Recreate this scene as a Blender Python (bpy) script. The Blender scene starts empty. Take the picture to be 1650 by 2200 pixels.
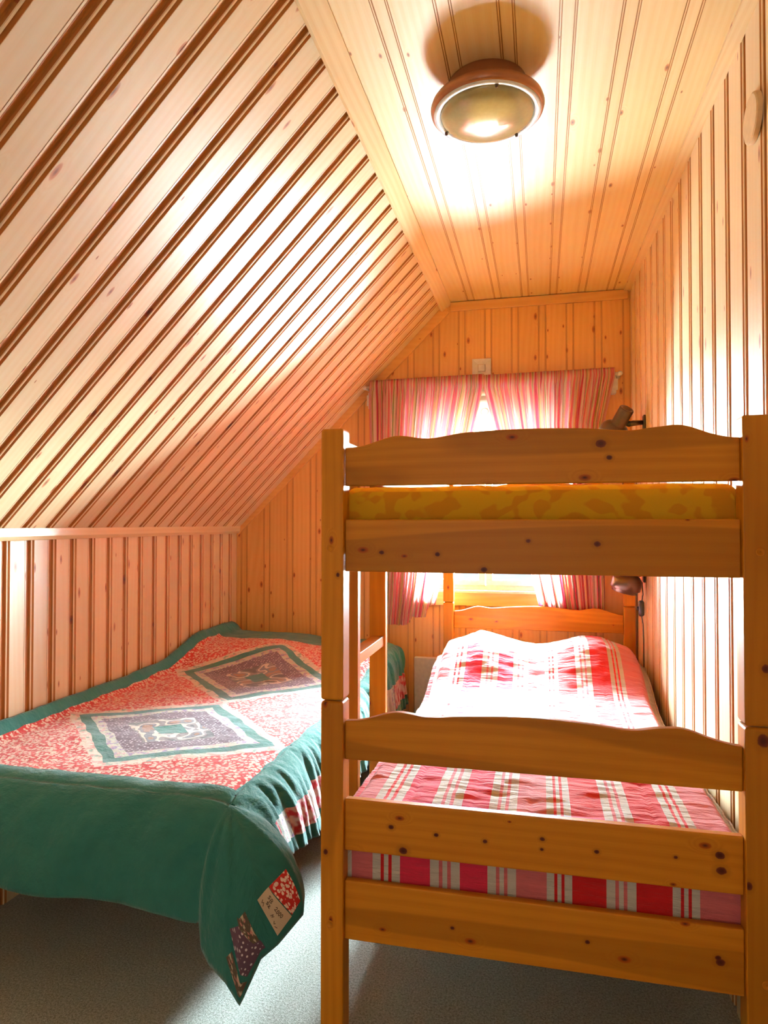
import bpy, bmesh, math, random
from mathutils import Vector, Matrix, noise as mnoise
R = math.radians
PI = math.pi
rnd = random.Random(7)
scene = bpy.context.scene
COL = scene.collection

# ------------------------------------------------------------------ camera
cam_d = bpy.data.cameras.new('camera')
cam = bpy.data.objects.new('camera', cam_d)
COL.objects.link(cam)
cam.location = (0, 0, 1.25)
cam.rotation_euler = (PI / 2 + 0.0173, 0, 0.2285)
cam_d.sensor_fit = 'VERTICAL'
cam_d.sensor_height = 36.0
cam_d.lens = 36.0 * 1446.3 / 2200
cam_d.clip_start = 0.02
scene.camera = cam

# ------------------------------------------------------------------ world, light, exposure
scene.view_settings.view_transform = 'Standard'
scene.view_settings.look = 'None'
scene.view_settings.gamma = 1
scene.view_settings.use_curve_mapping = False
scene.view_settings.exposure = 0.1
w = bpy.data.worlds.new('overcast_sky')
scene.world = w
w.use_nodes = True
w.node_tree.nodes['Background'].inputs[0].default_value = (0.80, 0.92, 1.0, 1)
w.node_tree.nodes['Background'].inputs[1].default_value = 1.2

def area_light(name, loc, rot, sx, sy, power, color):
    d = bpy.data.lights.new(name, 'AREA')
    d.shape = 'RECTANGLE'; d.size = sx; d.size_y = sy
    d.energy = power; d.color = color
    o = bpy.data.objects.new(name, d); COL.objects.link(o)
    o.location = loc; o.rotation_euler = rot
    return o
# daylight outside the window, facing into the room (-Y)
area_light('window_daylight', (-0.29, 3.92, 1.42), (-PI / 2, 0, 0), 1.15, 1.30, 2500, (0.80, 0.94, 1.0))
# brighter high sky, slanting down through the glass
area_light('high_sky_daylight', (-0.29, 4.55, 1.95), (-PI / 2 + R(20), 0, 0), 1.9, 0.9, 9300, (0.76, 0.92, 1.0))
# added warm fill light, unseen behind the camera, shining in through the doorway
area_light('rear_fill', (-0.35, -1.95, 1.35), (PI / 2, 0, 0), 1.1, 1.9, 7.5, (1.0, 0.66, 0.36))

# ------------------------------------------------------------------ room numbers
YW = 3.62            # far wall
YB = -1.60           # wall behind the camera
ZC = 2.45            # ceiling
XK = -1.72           # knee wall
ZK = 1.205           # knee wall height
XR0 = -0.49          # ridge line between slope and ceiling
def XR(y):           # right wall, very slightly splayed
    return 0.452 + (3.62 - y) * 0.0185

# ------------------------------------------------------------------ helpers: objects
def link(o, parent=None):
    COL.objects.link(o)
    if parent is not None: o.parent = parent
    return o
def setp(o, label=None, cat=None, group=None, kind=None):
    if label: o['label'] = label
    if cat: o['category'] = cat
    if group: o['group'] = group
    if kind: o['kind'] = kind
    return o
def empty(name, loc=(0, 0, 0)):
    o = bpy.data.objects.new(name, None)
    o.empty_display_size = 0.05
    o.location = loc
    return link(o)
class MB:
    """collects faces with uv and material index, builds one mesh object"""
    def __init__(s):
        s.v = []; s.f = []; s.uv = []; s.m = []
    def vert(s, p):
        s.v.append(tuple(p)); return len(s.v) - 1
    def face(s, idx, uv=None, m=0):
        idx = tuple(idx)
        s.f.append(idx); s.m.append(m)
        s.uv.append(uv if uv else [(0, 0)] * len(idx))
    def quad(s, pts, uv=None, m=0):
        b = len(s.v); s.v += [tuple(p) for p in pts]
        s.face(range(b, b + len(pts)), uv, m)
    def box(s, a, b, g=2, bid=None, m=0):
        """axis box a..b; g is the grain axis"""
        if bid is None: bid = rnd.randint(0, 400)
        x0, y0, z0 = a; x1, y1, z1 = b
        c = [(x0, y0, z0), (x1, y0, z0), (x1, y1, z0), (x0, y1, z0), (x0, y0, z1), (x1, y0, z1), (x1, y1, z1), (x0, y1, z1)]
        base = len(s.v); s.v += c
        for f, ax in (((0, 3, 2, 1), 2), ((4, 5, 6, 7), 2), ((0, 1, 5, 4), 1), ((2, 3, 7, 6), 1), ((1, 2, 6, 5), 0), ((3, 0, 4, 7), 0)):
            if ax == g: o = [k for k in (0, 1, 2) if k != g]; ac, al = o[0], o[1]
            else: al = g; ac = [k for k in (0, 1, 2) if k not in (g, ax)][0]
            uv = [(c[i][ac] + bid * 8 + ax * .31, c[i][al] + bid * 1.7) for i in f]
            s.face([base + i for i in f], uv, m)
    def prism(s, poly, y0, y1, bid=None, m=0, plane='XZ', grain='H'):
        """polygon in XZ extruded along Y (plane XZ), or polygon in YZ extruded along X"""
        if bid is None: bid = rnd.randint(0, 400)
        def P(p, e): return (p[0], e, p[1]) if plane == 'XZ' else (e, p[0], p[1])
        n = len(poly); base = len(s.v)
        s.v += [P(p, y0) for p in poly] + [P(p, y1) for p in poly]
        def U(p, d=0):
            return (p[1] + d + bid * 8, p[0] + bid * 1.7) if grain == 'H' else (p[0] + d + bid * 8, p[1] + bid * 1.7)
        s.face(range(base, base + n), [U(p) for p in poly], m)
        s.face(reversed(range(base + n, base + 2 * n)), [U(p) for p in reversed(poly)], m)
        for i in range(n):
            j = (i + 1) % n
            s.face((base + j, base + i, base + n + i, base + n + j), [U(poly[j]), U(poly[i]), U(poly[i], abs(y1 - y0)), U(poly[j], abs(y1 - y0))], m)
    def grid(s, nu, nv, fn, uvf=None, mf=None, close=False):
        base = len(s.v)
        for i in range(nu + 1):
            for j in range(nv + 1):
                s.v.append(tuple(fn(i, j)))
        for i in range(nu):
            for j in range(nv):
                q = [(i, j), (i + 1, j), (i + 1, j + 1), (i, j + 1)]
                s.face([base + a * (nv + 1) + b for a, b in q], [uvf(a, b) for a, b in q] if uvf else None, mf(i, j) if mf else 0)
    def tube(s, pts, r, n=10, m=0, caps=True):
        pts = [Vector(p) for p in pts]; rs = r if isinstance(r, (list, tuple)) else [r] * len(pts)
        base = len(s.v); up = None
        for k, p in enumerate(pts):
            t = (pts[min(k + 1, len(pts) - 1)] - pts[max(k - 1, 0)]).normalized()
            if up is None: up = t.orthogonal().normalized()
            up = (up - t * up.dot(t)).normalized(); sd = t.cross(up)
            for i in range(n):
                a = 2 * PI * i / n
                s.v.append(tuple(p + (up * math.cos(a) + sd * math.sin(a)) * rs[k]))
        for k in range(len(pts) - 1):
            for i in range(n):
                j = (i + 1) % n
                s.face((base + k * n + i, base + k * n + j, base + (k + 1) * n + j, base + (k + 1) * n + i), None, m)
        if caps:
            s.face(reversed(range(base, base + n)), None, m)
            s.face(range(base + (len(pts) - 1) * n, base + len(pts) * n), None, m)
    def lathe(s, prof, M=None, n=48, m=0):
        """profile (r, z) revolved about z, transformed by M"""
        M = M or Matrix(); base = len(s.v)
        for r, z in prof:
            for i in range(n):
                a = 2 * PI * i / n
                s.v.append(tuple(M @ Vector((r * math.cos(a), r * math.sin(a), z))))
        for k in range(len(prof) - 1):
            for i in range(n):
                j = (i + 1) % n
                s.face((base + k * n + i, base + k * n + j, base + (k + 1) * n + j, base + (k + 1) * n + i), None, m)
    def build(s, name, mats, parent=None, smooth=False, bevel=0, weld=False):
        me = bpy.data.meshes.new(name)
        me.from_pydata(s.v, [], s.f)
        uvl = me.uv_layers.new(name='UVMap')
        k = 0
        flat = []
        for u in s.uv:
            for p in u: flat += [p[0], p[1]]
        uvl.data.foreach_set('uv', flat)
        for mm in (mats if isinstance(mats, (list, tuple)) else [mats]): me.materials.append(mm)
        me.polygons.foreach_set('material_index', s.m)
        if smooth: me.polygons.foreach_set('use_smooth', [True] * len(me.polygons))
        me.update()
        if weld:
            bm = bmesh.new(); bm.from_mesh(me)
            bmesh.ops.remove_doubles(bm, verts=bm.verts, dist=1e-5)
            bm.to_mesh(me); bm.free()
        o = bpy.data.objects.new(name, me); link(o, parent)
        if parent is not None and parent.type == 'EMPTY':
            o.matrix_parent_inverse = Matrix.Translation(-Vector(parent.location))
        elif parent is not None and parent.parent is not None and parent.parent.type == 'EMPTY':
            pass
        if bevel:
            b = o.modifiers.new('bevel', 'BEVEL'); b.width = bevel; b.segments = 3; b.limit_method = 'ANGLE'; b.angle_limit = R(40)
            b.harden_normals = False
        return o

# ------------------------------------------------------------------ helpers: node expressions
class E:
    """tiny expression wrapper that lays down shader math nodes"""
    def __init__(s, nt, sock): s.nt = nt; s.s = sock
    def _m(s, op, *a):
        n = s.nt.nodes.new('ShaderNodeMath'); n.operation = op
        for i, x in enumerate(a):
            if isinstance(x, E): s.nt.links.new(x.s, n.inputs[i])
            else: n.inputs[i].default_value = x
        return E(s.nt, n.outputs[0])
    def __add__(s, o): return s._m('ADD', s, o)
    def __radd__(s, o): return s._m('ADD', s, o)
    def __sub__(s, o): return s._m('SUBTRACT', s, o)
    def __rsub__(s, o): return s._m('SUBTRACT', o, s)
    def __mul__(s, o): return s._m('MULTIPLY', s, o)
    def __rmul__(s, o): return s._m('MULTIPLY', s, o)
    def __truediv__(s, o): return s._m('DIVIDE', s, o)
    def gt(s, o): return s._m('GREATER_THAN', s, o)
    def lt(s, o): return s._m('LESS_THAN', s, o)
    def abs(s): return s._m('ABSOLUTE', s)
    def sin(s): return s._m('SINE', s)
    def floor(s): return s._m('FLOOR', s)
    def frac(s): return s._m('FRACT', s)
    def max(s, o): return s._m('MAXIMUM', s, o)
    def min(s, o): return s._m('MINIMUM', s, o)
    def ss(s, a, b, lo=0., hi=1.):
        n = s.nt.nodes.new('ShaderNodeMapRange'); n.interpolation_type = 'SMOOTHSTEP'
        s.nt.links.new(s.s, n.inputs[0])
        for i, x in zip((1, 2, 3, 4), (a, b, lo, hi)): n.inputs[i].default_value = x
        return E(s.nt, n.outputs[0])
def material(name):
    m = bpy.data.materials.new(name); m.use_nodes = True
    nt = m.node_tree; b = nt.nodes['Principled BSDF']
    return m, nt, b
def L(nt, a, b): nt.links.new(a.s if isinstance(a, E) else a, b)
def uvxy(nt):
    t = nt.nodes.new('ShaderNodeTexCoord'); sp = nt.nodes.new('ShaderNodeSeparateXYZ')
    nt.links.new(t.outputs['UV'], sp.inputs[0])
    return E(nt, sp.outputs[0]), E(nt, sp.outputs[1])
def vec(nt, x, y, z=0.):
    c = nt.nodes.new('ShaderNodeCombineXYZ')
    for i, k in enumerate((x, y, z)):
        if isinstance(k, E): nt.links.new(k.s, c.inputs[i])
        else: c.inputs[i].default_value = k
    return c.outputs[0]
def noise(nt, v, scale=1., detail=2., rough=.5):
    n = nt.nodes.new('ShaderNodeTexNoise'); nt.links.new(v, n.inputs['Vector'])
    n.inputs['Scale'].default_value = scale; n.inputs['Detail'].default_value = detail; n.inputs['Roughness'].default_value = rough
    return E(nt, n.outputs[0])
def voronoi(nt, v, scale=1., rand=1., feat='F1'):
    n = nt.nodes.new('ShaderNodeTexVoronoi'); nt.links.new(v, n.inputs['Vector']); n.feature = feat
    n.inputs['Scale'].default_value = scale; n.inputs['Randomness'].default_value = rand
    return n
def mixc(nt, f, a, b):
    n = nt.nodes.new('ShaderNodeMix'); n.data_type = 'RGBA'
    if isinstance(f, (E,)): nt.links.new(f.s, n.inputs[0])
    elif isinstance(f, float): n.inputs[0].default_value = f
    else: nt.links.new(f, n.inputs[0])
    for k, x in ((6, a), (7, b)):
        if isinstance(x, (tuple, list)): n.inputs[k].default_value = (x[0], x[1], x[2], 1)
        else: nt.links.new(x, n.inputs[k])
    return n.outputs[2]
def ramp(nt, f, stops, interp='LINEAR'):
    n = nt.nodes.new('ShaderNodeValToRGB'); n.color_ramp.interpolation = interp
    el = n.color_ramp.elements
    while len(el) < len(stops): el.new(0.5)
    for e, (p, c) in zip(el, stops): e.position = p; e.color = (c[0], c[1], c[2], 1)
    L(nt, f, n.inputs[0]); return n.outputs[0]
def bump(nt, b, h, strength=.3, dist=.002):
    n = nt.nodes.new('ShaderNodeBump'); n.inputs['Strength'].default_value = strength; n.inputs['Distance'].default_value = dist
    L(nt, h, n.inputs['Height']); nt.links.new(n.outputs[0], b.inputs['Normal']); return n

def simple(name, c, rough=.5, metal=0., coat=0., **k):
    m, nt, b = material(name)
    b.inputs['Base Color'].default_value = (c[0], c[1], c[2], 1)
    b.inputs['Roughness'].default_value = rough; b.inputs['Metallic'].default_value = metal
    b.inputs['Coat Weight'].default_value = coat
    g = nt.nodes.new('ShaderNodeTexCoord'); n = noise(nt, g.outputs['Object'], k.get('ns', 60), 2)
    L(nt, mixc(nt, n.ss(.2, .8, 0, 1), tuple(x * .93 for x in c), tuple(min(1, x * 1.05) for x in c)), b.inputs['Base Color'])
    return m

def wood(name, light, mid, dark, rough=.4, coat=.3, crough=.22, knots=.45, kx=11., ky=5., kr=.10, vary=.16, spec=.5, band=0., pins=()):
    """pine: u across the board in metres (+8 per board), v along the grain"""
    m, nt, b = material(name)
    u, v = uvxy(nt)
    bid = ((u + 2.) / 8.).floor()
    wn = nt.nodes.new('ShaderNodeTexWhiteNoise'); wn.noise_dimensions = '1D'; L(nt, bid, wn.inputs['W'])
    br = E(nt, wn.outputs['Value'])
    # knots
    vo = voronoi(nt, vec(nt, u * kx, v * ky, 0.), 1., .9)
    vo.voronoi_dimensions = '2D'
    sc = nt.nodes.new('ShaderNodeSeparateColor'); nt.links.new(vo.outputs['Color'], sc.inputs[0])
    d = E(nt, vo.outputs['Distance']); pick = E(nt, sc.outputs[0]); size = E(nt, sc.outputs[1])
    rad = size * kr + kr * .35
    has = pick.lt(knots)
    dn = d / rad
    knot = dn.ss(.75, 1.15, 1, 0) * has
    halo = dn.ss(.9, 3.2, 1, 0) * has
    # grain, bent round the knots
    bend = halo * .05
    slow = noise(nt, vec(nt, u * 3.5, v * .55, 0.), 1., 1.)
    ringc = ((u + slow * .16 + bend) * 260.).sin() * .5 + .5
    fine = noise(nt, vec(nt, u * 240., v * 5., 0.), 1., 3., .6)
    wide = noise(nt, vec(nt, u * 22., v * .9, 0.), 1., 2.)
    g = (ringc * .22 + fine * .45 + wide * .55)
    c1 = ramp(nt, g, [(.30, light), (.85, mid)])
    c2 = mixc(nt, halo * .45, c1, mid)
    if band:
        hb = noise(nt, vec(nt, u * 9., v * .8, 3.), 1., 0.).ss(.50, .53, 0, band)
        c2 = mixc(nt, hb, c2, tuple(x * .62 for x in mid))
    core = mixc(nt, dn.ss(.0, .8, 1, 0), tuple(x * .75 for x in mid[:1]) + (mid[1] * .45, mid[2] * .35), dark)
    c3 = mixc(nt, knot, c2, core)
    if pins:       # single dark knots at their places on the boards: (u, v, radius)
        pd = None
        for pu, pv, pr_ in pins:
            a = (u - pu) / pr_; c_ = (v - pv) / (pr_ * 1.25)
            dd = a * a + c_ * c_
            pd = dd if pd is None else pd.min(dd)
        wob = noise(nt, vec(nt, u * 150., v * 150.), 1., 1.) * .6 - .3
        c3 = mixc(nt, (pd * .22 + wob * .3).ss(.2, 1.1, .45, 0.), c3, tuple(x * .6 for x in mid))
        c3 = mixc(nt, (pd + wob).ss(.55, 1.15, 1, 0), c3, mixc(nt, pd.ss(0., .5, 1, 0), tuple(x * 1.8 for x in dark), dark))
    hs = nt.nodes.new('ShaderNodeHueSaturation'); nt.links.new(c3, hs.inputs['Color'])
    L(nt, br * vary + (1. - vary * .5), hs.inputs['Value'])
    nt.links.new(hs.outputs[0], b.inputs['Base Color'])
    L(nt, fine * .12 + (rough - .06), b.inputs['Roughness'])
    b.inputs['Coat Weight'].default_value = coat; b.inputs['Coat Roughness'].default_value = crough
    b.inputs['Specular IOR Level'].default_value = spec
    bump(nt, b, fine * .5 + ringc * .2 + knot * .5, .12, .0012)
    return m

# ------------------------------------------------------------------ materials
M = {}
M['panel'] = wood('pine_panelling', (.91, .73, .47), (.87, .63, .34), (.24, .08, .03), rough=.50, coat=.9, crough=.42, knots=.42, kx=15, ky=5, kr=.085)  # paler than the end wall: window light on these boards put into the colour
M['groove_shade'] = wood('pine_groove_shade', (.50, .19, .03), (.42, .14, .02), (.14, .04, .02), rough=.5, coat=.15, knots=.12, vary=.05)  # same pine; shade of the recesses painted in as darker orange
M['groove_shade2'] = wood('pine_fine_groove_shade', (.62, .30, .08), (.52, .22, .05), (.16, .05, .02), rough=.5, coat=.1, knots=.1, vary=.05)  # ceiling and end wall lines: groove shade strengthened in the colour
M['far'] = wood('pine_end_wall_shaded', (.84, .46, .13), (.76, .36, .08), (.20, .05, .015), rough=.42, coat=.35, crough=.2, knots=.36, kx=12, ky=5.5, kr=.08)  # same pine as the panelling; deeper bounce-light orange put into the colour
M['ceil'] = wood('pine_ceiling_boards', (.91, .70, .38), (.86, .59, .25), (.24, .09, .035), rough=.50, coat=.4, crough=.40, knots=.26, kx=12, ky=5, kr=.07)
M['trim'] = wood('pine_trim', (.91, .72, .44), (.82, .56, .27), (.24, .08, .03), rough=.42, coat=.3, knots=.16, kx=14, ky=4, kr=.06)
PINS = [(29, 0.5708, -0.3288, 0.0052), (29, 0.5638, -0.2269, 0.0044), (29, 0.5609, -0.1201, 0.0044), (29, 0.5786, 0.0008, 0.0044), (29, 0.5569, -0.0002, 0.0034), (29, 0.5642, 0.1116, 0.0044),
        (29, 0.5698, 0.2659, 0.0034), (29, 0.5828, 0.3489, 0.0078), (29, 0.5524, 0.3512, 0.0082), (29, 0.5211, -0.3012, 0.0080), (31, 0.3656, -0.1913, 0.0040), (31, 0.3748, 0.092, 0.0044),
        (31, 0.3784, 0.3438, 0.0050), (31, 0.3698, 0.3481, 0.0075), (20, 1.4187, 0.1245, 0.0090), (20, 1.3889, 0.1412, 0.0052), (23, 1.1848, -0.3503, 0.0050), (23, 1.1819, -0.223, 0.0050),
        (23, 1.2129, -0.0259, 0.0044), (23, 1.2069, 0.1159, 0.0060), (23, 1.1494, -0.1206, 0.0060)]
PINS = [(z + b * 8, x + b * 1.7, r) for b, z, x, r in PINS] + [(.0045 + 201 * 8, .5341 + 201, .0070), (.0329 + 201 * 8, .8214 + 201, .0115), (.0384 + 202 * 8, .9634 + 202, .0075), (.040 + 203 * 8, 1.1337 + 203, .0045), (.012 + 204 * 8, .5059 + 204, .0055)]
M['bunk'] = wood('honey_pine', (.67, .265, .012), (.54, .185, .006), (.075, .014, .006), rough=.46, coat=.08, crough=.25, spec=.22, knots=.36, kx=12, ky=6.5, kr=.085, vary=.10, band=.55, pins=PINS)

def carpet():
    m, nt, b = material('grey_green_carpet')
    t = nt.nodes.new('ShaderNodeTexCoord'); o = t.outputs['Object']
    a = noise(nt, o, 170, 2, .7); c = noise(nt, o, 420, 1, .6); big = noise(nt, o, 6, 2)
    f = a * .6 + c * .4
    col = ramp(nt, f, [(.36, (.20, .21, .17)), (.5, (.42, .43, .38)), (.62, (.62, .64, .59))])
    L(nt, mixc(nt, big * .25, col, (.30, .28, .22)), b.inputs['Base Color'])
    b.inputs['Roughness'].default_value = .95; b.inputs['Specular IOR Level'].default_value = .15
    b.inputs['Sheen Weight'].default_value = .2
    bump(nt, b, f, .8, .004)
    return m
M['carpet'] = carpet()

def fabric(name, c, c2=None, rough=.85, trans=0., fs=700., bs=.25, sheen=.15):
    m, nt, b = material(name)
    u, v = uvxy(nt)
    c2 = c2 or tuple(x * .82 for x in c)
    n = noise(nt, vec(nt, u * fs, v * fs), 1., 1.)
    big = noise(nt, vec(nt, u * 14., v * 14.), 1., 2.)
    L(nt, mixc(nt, n.ss(.3, .7) * .6 + big * .3, c, c2), b.inputs['Base Color'])
    b.inputs['Roughness'].default_value = rough; b.inputs['Specular IOR Level'].default_value = .2
    b.inputs['Sheen Weight'].default_value = sheen
    bump(nt, b, n, bs, .0008)
    if trans:
        tr = nt.nodes.new('ShaderNodeBsdfTranslucent'); tr.inputs[0].default_value = (c[0] ** .9, c[1] ** .9, c[2] ** .9, 1)
        mx = nt.nodes.new('ShaderNodeMixShader'); mx.inputs[0].default_value = trans
        out = nt.nodes['Material Output']
        nt.links.new(b.outputs[0], mx.inputs[1]); nt.links.new(tr.outputs[0], mx.inputs[2]); nt.links.new(mx.outputs[0], out.inputs[0])
    return m
TEAL = (.021, .138, .12)
def calico(nt, u, v):
    """red cloth scattered with small cream blossoms"""
    jx = noise(nt, vec(nt, u * 60., v * 60.), 1., 1.) * .35
    vo = voronoi(nt, vec(nt, u * 95. + jx * 3., v * 95.), 1., 1.)
    d = E(nt, vo.outputs['Distance'])
    n = noise(nt, vec(nt, u * 130., v * 130.), 1., 2.)
    c = mixc(nt, (d + n * .3).ss(.56, .70), (.86, .66, .56), (.60, .035, .03))
    vein = noise(nt, vec(nt, u * 220., v * 220.), 1., 1.).ss(.60, .66) * .5
    return mixc(nt, vein, c, (.22, .07, .09))
def floral(nt, u, v, base, spots):
    """pale cloth with washed flower blotches"""
    a = noise(nt, vec(nt, u * 22., v * 22.), 1., 2.)
    c = noise(nt, vec(nt, u * 35. + 4., v * 35.), 1., 2.)
    x = mixc(nt, a.ss(.52, .60), base, spots[0])
    return mixc(nt, c.ss(.56, .63), x, spots[1])
def dotted(nt, u, v):
    vo = voronoi(nt, vec(nt, u * 75., v * 75.), 1., .35)
    return mixc(nt, E(nt, vo.outputs['Distance']).ss(.20, .30), (.62, .56, .62), (.125, .075, .115))
QUE, QVE = -.77, 1.63      # where the teal border meets the red field (quilt plane)
def quilt_mat():
    m, nt, b = material('patchwork_quilt_cloth')
    u, v = uvxy(nt)
    wob = noise(nt, vec(nt, u * 9., v * 9.), 1., 1.) * .02 - .01
    uu, vv = u + wob, v + wob
    teal_n = noise(nt, vec(nt, u * 30., v * 30.), 1., 2.)
    teal = mixc(nt, teal_n, TEAL, (.032, .185, .16))
    red = calico(nt, u, v)
    fl = floral(nt, u, v, (.80, .70, .62), ((.72, .38, .36), (.32, .42, .36)))
    fm = floral(nt, u * 1.7, v * 1.7, (.55, .58, .50), ((.30, .24, .42), (.62, .40, .42)))
    dt = dotted(nt, u, v)
    cen = ramp(nt, noise(nt, vec(nt, u * 13., v * 13.), 1., 1.), [(.0, (.07, .07, .085)), (.42, (.22, .20, .20)), (.50, (.66, .58, .52)), (.56, (.16, .17, .20)), (.64, (.30, .17, .12))], 'CONSTANT')
    col = red
    for (cx, cy, ax, ay, bx, by) in ((-1.205, 2.035, .455, -.084, .015, .365), (-1.22, 2.79, .43, -.03, -.04, .42)):
        det = ax * by - bx * ay
        dx, dy = uu - cx, vv - cy
        a = (dx * by - dy * bx) / det; c = (dy * ax - dx * ay) / det
        mm = a.abs() + c.abs()
        col = mixc(nt, mm.lt(1.), col, fl)
        col = mixc(nt, mm.lt(.89), col, teal)
        col = mixc(nt, mm.lt(.76), col, fm)
        col = mixc(nt, mm.lt(.65), col, dt)
        col = mixc(nt, mm.lt(.40), col, cen)
        col = mixc(nt, mm.lt(.155), col, teal)
    # field limits
    infield = uu.gt(-1.668) * uu.lt(QUE) * vv.gt(QVE) * vv.lt(3.30)
    col = mixc(nt, infield, teal, col)
    # pieced outer band on the side drop
    p = u - QUE
    k = (v / .085).floor()
    wn = nt.nodes.new('ShaderNodeTexWhiteNoise'); wn.noise_dimensions = '1D'; L(nt, k, wn.inputs['W'])
    val = E(nt, wn.outputs['Value'])
    band = mixc(nt, val.gt(.35), mixc(nt, noise(nt, vec(nt, u * 40., v * 40.), 1., 1.).ss(.4, .6), (.50, .04, .06), (.72, .5, .45)), (.66, .56, .50))
    band = mixc(nt, val.gt(.60), band, mixc(nt, teal_n.ss(.4, .6), (.16, .17, .32), (.40, .44, .52)))
    band = mixc(nt, val.gt(.82), band, fm)
    inb = p.gt(.235) * p.lt(.325) * v.gt(1.60)
    col = mixc(nt, inb, col, band)
    nt.links.new(col, b.inputs['Base Color'])
    b.inputs['Roughness'].default_value = .85; b.inputs['Specular IOR Level'].default_value = .2; b.inputs['Sheen Weight'].default_value = .3; b.inputs['Sheen Roughness'].default_value = .45
    q = noise(nt, vec(nt, u * 26., v * 26.), 1., 3., .6)
    w2 = noise(nt, vec(nt, u * 500., v * 500.), 1., 1.)
    bump(nt, b, q * 1.0 + w2 * .06, .55, .012)
    return m

M['teal'] = fabric('teal_cotton', TEAL)
M['label'] = fabric('cream_cotton', (.62, .50, .36))
M['ink'] = simple('brown_ink', (.05, .03, .02), .8)
def calico_mat(name, s=1., dark=False):
    m, nt, b = material(name); u, v = uvxy(nt)
    if dark: c = dotted(nt, u, v)
    else: c = calico(nt, u * s, v * s)
    nt.links.new(c, b.inputs['Base Color']); b.inputs['Roughness'].default_value = .9; b.inputs['Specular IOR Level'].default_value = .2
    return m
M['red_patch'] = calico_mat('red_calico')
M['dot_patch'] = calico_mat('plum_dotted_cotton', dark=True)
def floral_mat():
    m, nt, b = material('dusky_flower_cotton'); u, v = uvxy(nt)
    c = floral(nt, u * 1.3, v * 1.3, (.10, .08, .06), ((.50, .42, .30), (.55, .22, .20)))
    nt.links.new(c, b.inputs['Base Color']); b.inputs['Roughness'].default_value = .9
    return m
M['flower_patch'] = floral_mat()

def seer(name, c, k=.8):
    """crinkled cotton stripe"""
    m, nt, b = material(name)
    u, v = uvxy(nt)
    n = noise(nt, vec(nt, u * 11., v * 62.), 1., 3., .6)
    f = noise(nt, vec(nt, u * 600., v * 600.), 1., 1.)
    L(nt, mixc(nt, n.ss(.35, .65) * .45, c, tuple(min(1., x * .82) for x in c)), b.inputs['Base Color'])
    b.inputs['Roughness'].default_value = .9; b.inputs['Specular IOR Level'].default_value = .15; b.inputs['Sheen Weight'].default_value = .25; b.inputs['Sheen Roughness'].default_value = .5
    bump(nt, b, n + f * .08, k, .010)
    return m
M['s_white'] = seer('white_stripe_cotton', (.54, .52, .48))
M['s_red'] = seer('red_stripe_cotton', (.60, .015, .02))
M['s_crim'] = seer('crimson_stripe_cotton', (.68, .03, .085))
M['s_pink'] = seer('pink_stripe_cotton', (.60, .15, .17))
M['s_rose'] = seer('rose_line_cotton', (.62, .15, .17))
def yellow_mat():
    m, nt, b = material('yellow_leaf_ticking')
    u, v = uvxy(nt)
    wv = noise(nt, vec(nt, u * 6., v * 6.), 1., 1.) * 1.4
    a = noise(nt, vec(nt, u * 21. + wv, v * 26. - wv), 1., 1.2, .4)
    c = mixc(nt, a.ss(.49, .55), (.60, .35, .018), (.55, .255, .016))
    nt.links.new(c, b.inputs['Base Color']); b.inputs['Roughness'].default_value = .9; b.inputs['Specular IOR Level'].default_value = .15
    bump(nt, b, noise(nt, vec(nt, u * 12., v * 12.), 1., 2.), .3, .01)
    return m
M['yellow'] = yellow_mat()
M['linen'] = fabric('white_linen', (.82, .84, .84), (.74, .78, .80))
M['tick'] = fabric('plain_mattress_cloth', (.70, .66, .58))
CUR = [(.78, .17, .20), (.80, .42, .38), (.86, .72, .58), (.36, .30, .09), (.62, .07, .13), (.78, .56, .30)]
for i, c in enumerate(CUR): M['cur%d' % i] = fabric('curtain_stripe_%s' % ('rose', 'salmon', 'cream', 'olive', 'crimson', 'straw')[i], c, trans=.40, bs=.4)
M['white'] = simple('white_plastic', (.80, .78, .72), .4)
M['white_paint'] = simple('white_paint', (.84, .86, .86), .35, coat=.2)
M['heater'] = simple('cream_enamel', (.72, .72, .66), .35, coat=.3)
M['beige'] = simple('beige_plastic', (.78, .54, .30), .5)
M['bronze'] = simple('brown_bronze_metal', (.10, .065, .045), .28, metal=.75, coat=.2)
M['copper'] = simple('copper_brown_paint', (.40, .15, .06), .35, metal=.2, coat=.4)
M['steel'] = simple('brushed_steel', (.55, .52, .48), .3, metal=1.)
M['black'] = simple('black_plastic', (.02, .018, .016), .35)
M['dark'] = simple('dark_stained_wood', (.10, .05, .025), .6)
M['blind'] = fabric('white_blind_cloth', (.80, .82, .82), trans=.35)
def bowl_mat():
    m, nt, b = material('frosted_ribbed_glass')
    b.inputs['Base Color'].default_value = (.45, .40, .2, 1)
    b.inputs['Roughness'].default_value = .12; b.inputs['Coat Weight'].default_value = .6; b.inputs['Coat Roughness'].default_value = .05
    b.inputs['Transmission Weight'].default_value = .15
    t = nt.nodes.new('ShaderNodeTexCoord'); n = noise(nt, t.outputs['Object'], 90, 1)
    L(nt, mixc(nt, n, (.46, .42, .22), (.39, .35, .18)), b.inputs['Base Color'])
    return m
M['bowl'] = bowl_mat()
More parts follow.
